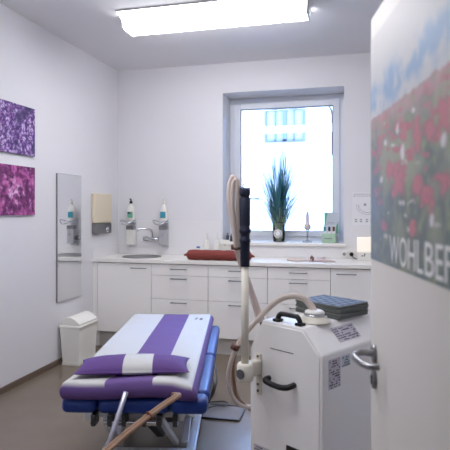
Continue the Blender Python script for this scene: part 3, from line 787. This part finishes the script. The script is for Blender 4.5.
# sockets, plug and lamp at right
t = thing('wall_socket', 'small pale wall socket right of the window, without a plug', 'socket', (-.14, YB-.008, .988))
box('socket_plate', 'white', (-.03, .03, -.01, 0, -.03, .03), t, bev=.004)
G().lathe([(.017, -.0102), (.015, -.0085)], (0, 0, 0), axis='y').out('socket_insert', 'ink', t)
t = thing('wall_socket', 'wall socket behind the black round plug near the lamp', 'socket', (-.065, YB-.008, .988))
box('socket_plate', 'white', (-.03, .03, -.01, 0, -.03, .03), t, bev=.004)
t = thing('plug', 'black plug with black cord running to the small lamp', 'plug', (-.065, YB-.018, .988))
G().lathe([(.021, 0), (.021, -.02), (.012, -.035)], axis='y').out('plug_body', 'black', t)
G().tube([(0, -.03, 0), (.01, -.05, -.02), (.03, -.07, -.035), (.055, -.085, -.0405)], .004, 8, smooth=6).out('cord', 'black', t)
t = thing('table_lamp', 'small glowing cream block lamp on a white box at worktop right', 'lamp', (.075, 5.44, ZT))
G().box(-.075, .085, -.05, .06, 0, .085, .005).out('lamp_base', 'white', t)
G().box(-.085, .085, -.045, .05, .0855, .235, .012, 3).out('lamp_shade', 'glow', t)
g = G()
for x, z in ((-.035, .05), (-.015, .05), (-.01, .065)): g.lathe([(.007, -.054), (.006, -.0503)], (x, 0, z), axis='y', seg=12)
g.out('buttons', 'black', t)

# ------------------------------------------------------------------ things on the sill
ZS = 1.097
for k, (x, h) in enumerate(((-1.425, .095), (-1.40+.02, .085), (-1.335, .08))):
    jar('small_bottle', x, 5.68, ZS, .017, h, 'dkglass', 'black', ['dark small bottle on the sill against the left reveal', 'middle of three dark small bottles on the sill', 'dark small bottle on the sill nearest the pole'][k], 'bottle', 'dark bottles on the window sill')
# grass in vase
t = thing('vase_plant', 'tall ornamental blue green grass in a glass vase on the window sill', 'plant', (-.853, 5.74, ZS))
g = G(); g.lathe([(.05, 0), (.062, .006), (.068, .06), (.066, .2), (.07, .225), (.066, .225), (.061, .19), (.062, .06), (.055, .012), (.01, .01)]); g.out('vase', 'vase', t)
g = G(); gb = G(); rnd = random.Random(3)
for k in range(300):
    a = rnd.uniform(0, 2*math.pi); sp = rnd.random()**.8; L = rnd.uniform(.6, 1.34)*(1-.25*sp); r0 = .045*rnd.random()
    reach = .02+.42*sp*rnd.uniform(.55, 1.1)*(1.35-L*.6); dr = rnd.uniform(.1, .35)*sp
    d = Vector((math.cos(a), math.sin(a)*.62, 0)); p0 = Vector((r0*math.cos(a), r0*math.sin(a), .02))
    pts = []
    for q in range(9):
        f = q/8; pts.append(p0+d*(reach*f**1.7)+Vector((0, 0, L*(f-dr*f**5*2.4/1.0*.5)))+d*(.03*f))
    w0 = rnd.uniform(.0042, .0075); sd = Vector((-d.y, d.x, 0)).normalized()
    if rnd.random() < .5: sd = (sd+Vector((rnd.uniform(-1, 1), rnd.uniform(-1, 1), 0))*.6).normalized()
    prev = None; keep = rnd.random() < .35
    for q, p in enumerate(pts):
        f = q/8; w_ = w0*(1-f**2*.9)
        bmq = gb if f < .42 else g
        cur = (p-sd*w_, p+sd*w_)
        if prev and (keep or q > 2):
            vs = [bmq.bm.verts.new(v) for v in (prev[0], prev[1], cur[1], cur[0])]; bmq.bm.faces.new(vs)
        prev = cur
st = gb.out('stems', 'stem', t); st['kind'] = 'stuff'
fo = g.out('foliage', 'leaf', t); fo['kind'] = 'stuff'
bd = G().lathe([(.046, -.082), (.046, -.074), (.044, -.072)], (.0, 0, .095), axis='y', seg=32).out('round_badge', 'white', t)
G().lathe([(.035, -.0826), (.035, -.0822)], (0, 0, .095), axis='y', seg=32).out('badge_ring', 'ink', bd)
G().lathe([(.027, -.0832), (.027, -.0828)], (0, 0, .095), axis='y', seg=32).out('badge_face', 'paper', bd)
box('gravel', 'stem', (-.035, .035, -.035, .035, .0125, .03), t, bev=.008)
# ornament
t = thing('figurine', 'slim pink grey spindle ornament on a clear base on the sill', 'ornament', (-.535, 5.72, ZS))
G().box(-.05, .05, -.035, .035, 0, .018, .004).out('base', 'clear', t)
G().lathe([(.012, .018), (.008, .03), (.008, .12), (.02, .135)]).out('stand', 'clear', t)
G().lathe([(.018, .135), (.034, .15), (.036, .17), (.03, .19), (.018, .205), (.016, .24), (.017, .29), (.012, .32), (.004, .338)]).out('spindle', 'pink', t)
# leaflet display
t = thing('leaflet_display', 'pale green leaflet display box on the window sill right end', 'leaflet display', (-.29, 5.72, ZS))
box('back_card', 'silver', (-.065, .085, .03, .036, 0, .325), t)
g = G(); g.prism([(-.064, .326-.19), (-.064, .324), (-.03, .324)], .0285, .0298, 'y'); g.prism([(.084, .1), (.084, .23), (.02, .1)], .0285, .0298, 'y'); g.out('leaf_motif', 'green', t)
G().box(-.085, .06, -.045, .027, 0, .10, .003).out('leaflet_tray', 'petal', t)
for k, x in enumerate((-.075, -.028, .018)):
    q = box('leaflet', 'paper', (x, x+.038, -.03, -.026, .1005, .185), t)
    box('leaflet_photo', ('teal', 'dkglass', 'band')[k], (x+.006, x+.032, -.0308, -.0302, .125, .175), q)
g = G(); g.box(-.03, .045, .0288, .0296, .21, .216); g.out('card_text', 'ink', t)
g = G(); g.box(-.06, .02, -.046, -.0452, .04, .052); g.out('tray_text', 'ink', t)

# ------------------------------------------------------------------ light
W = bpy.data.worlds.new('sky'); S.world = W; W.use_nodes = True
bg = W.node_tree.nodes['Background']; bg.inputs[0].default_value = (.30, .52, 1.0, 1); bg.inputs[1].default_value = 60
sun = bpy.data.lights.new('sun', 'SUN'); sun.energy = .3; sun.angle = R(3); sun.color = (1, .92, .8)
so = bpy.data.objects.new('sun', sun); COL.objects.link(so); so.rotation_euler = (R(40), 0, R(20))
S.view_settings.view_transform = 'Standard'; S.view_settings.look = 'None'; S.view_settings.gamma = 1; S.view_settings.use_curve_mapping = False
S.view_settings.exposure = 0.42
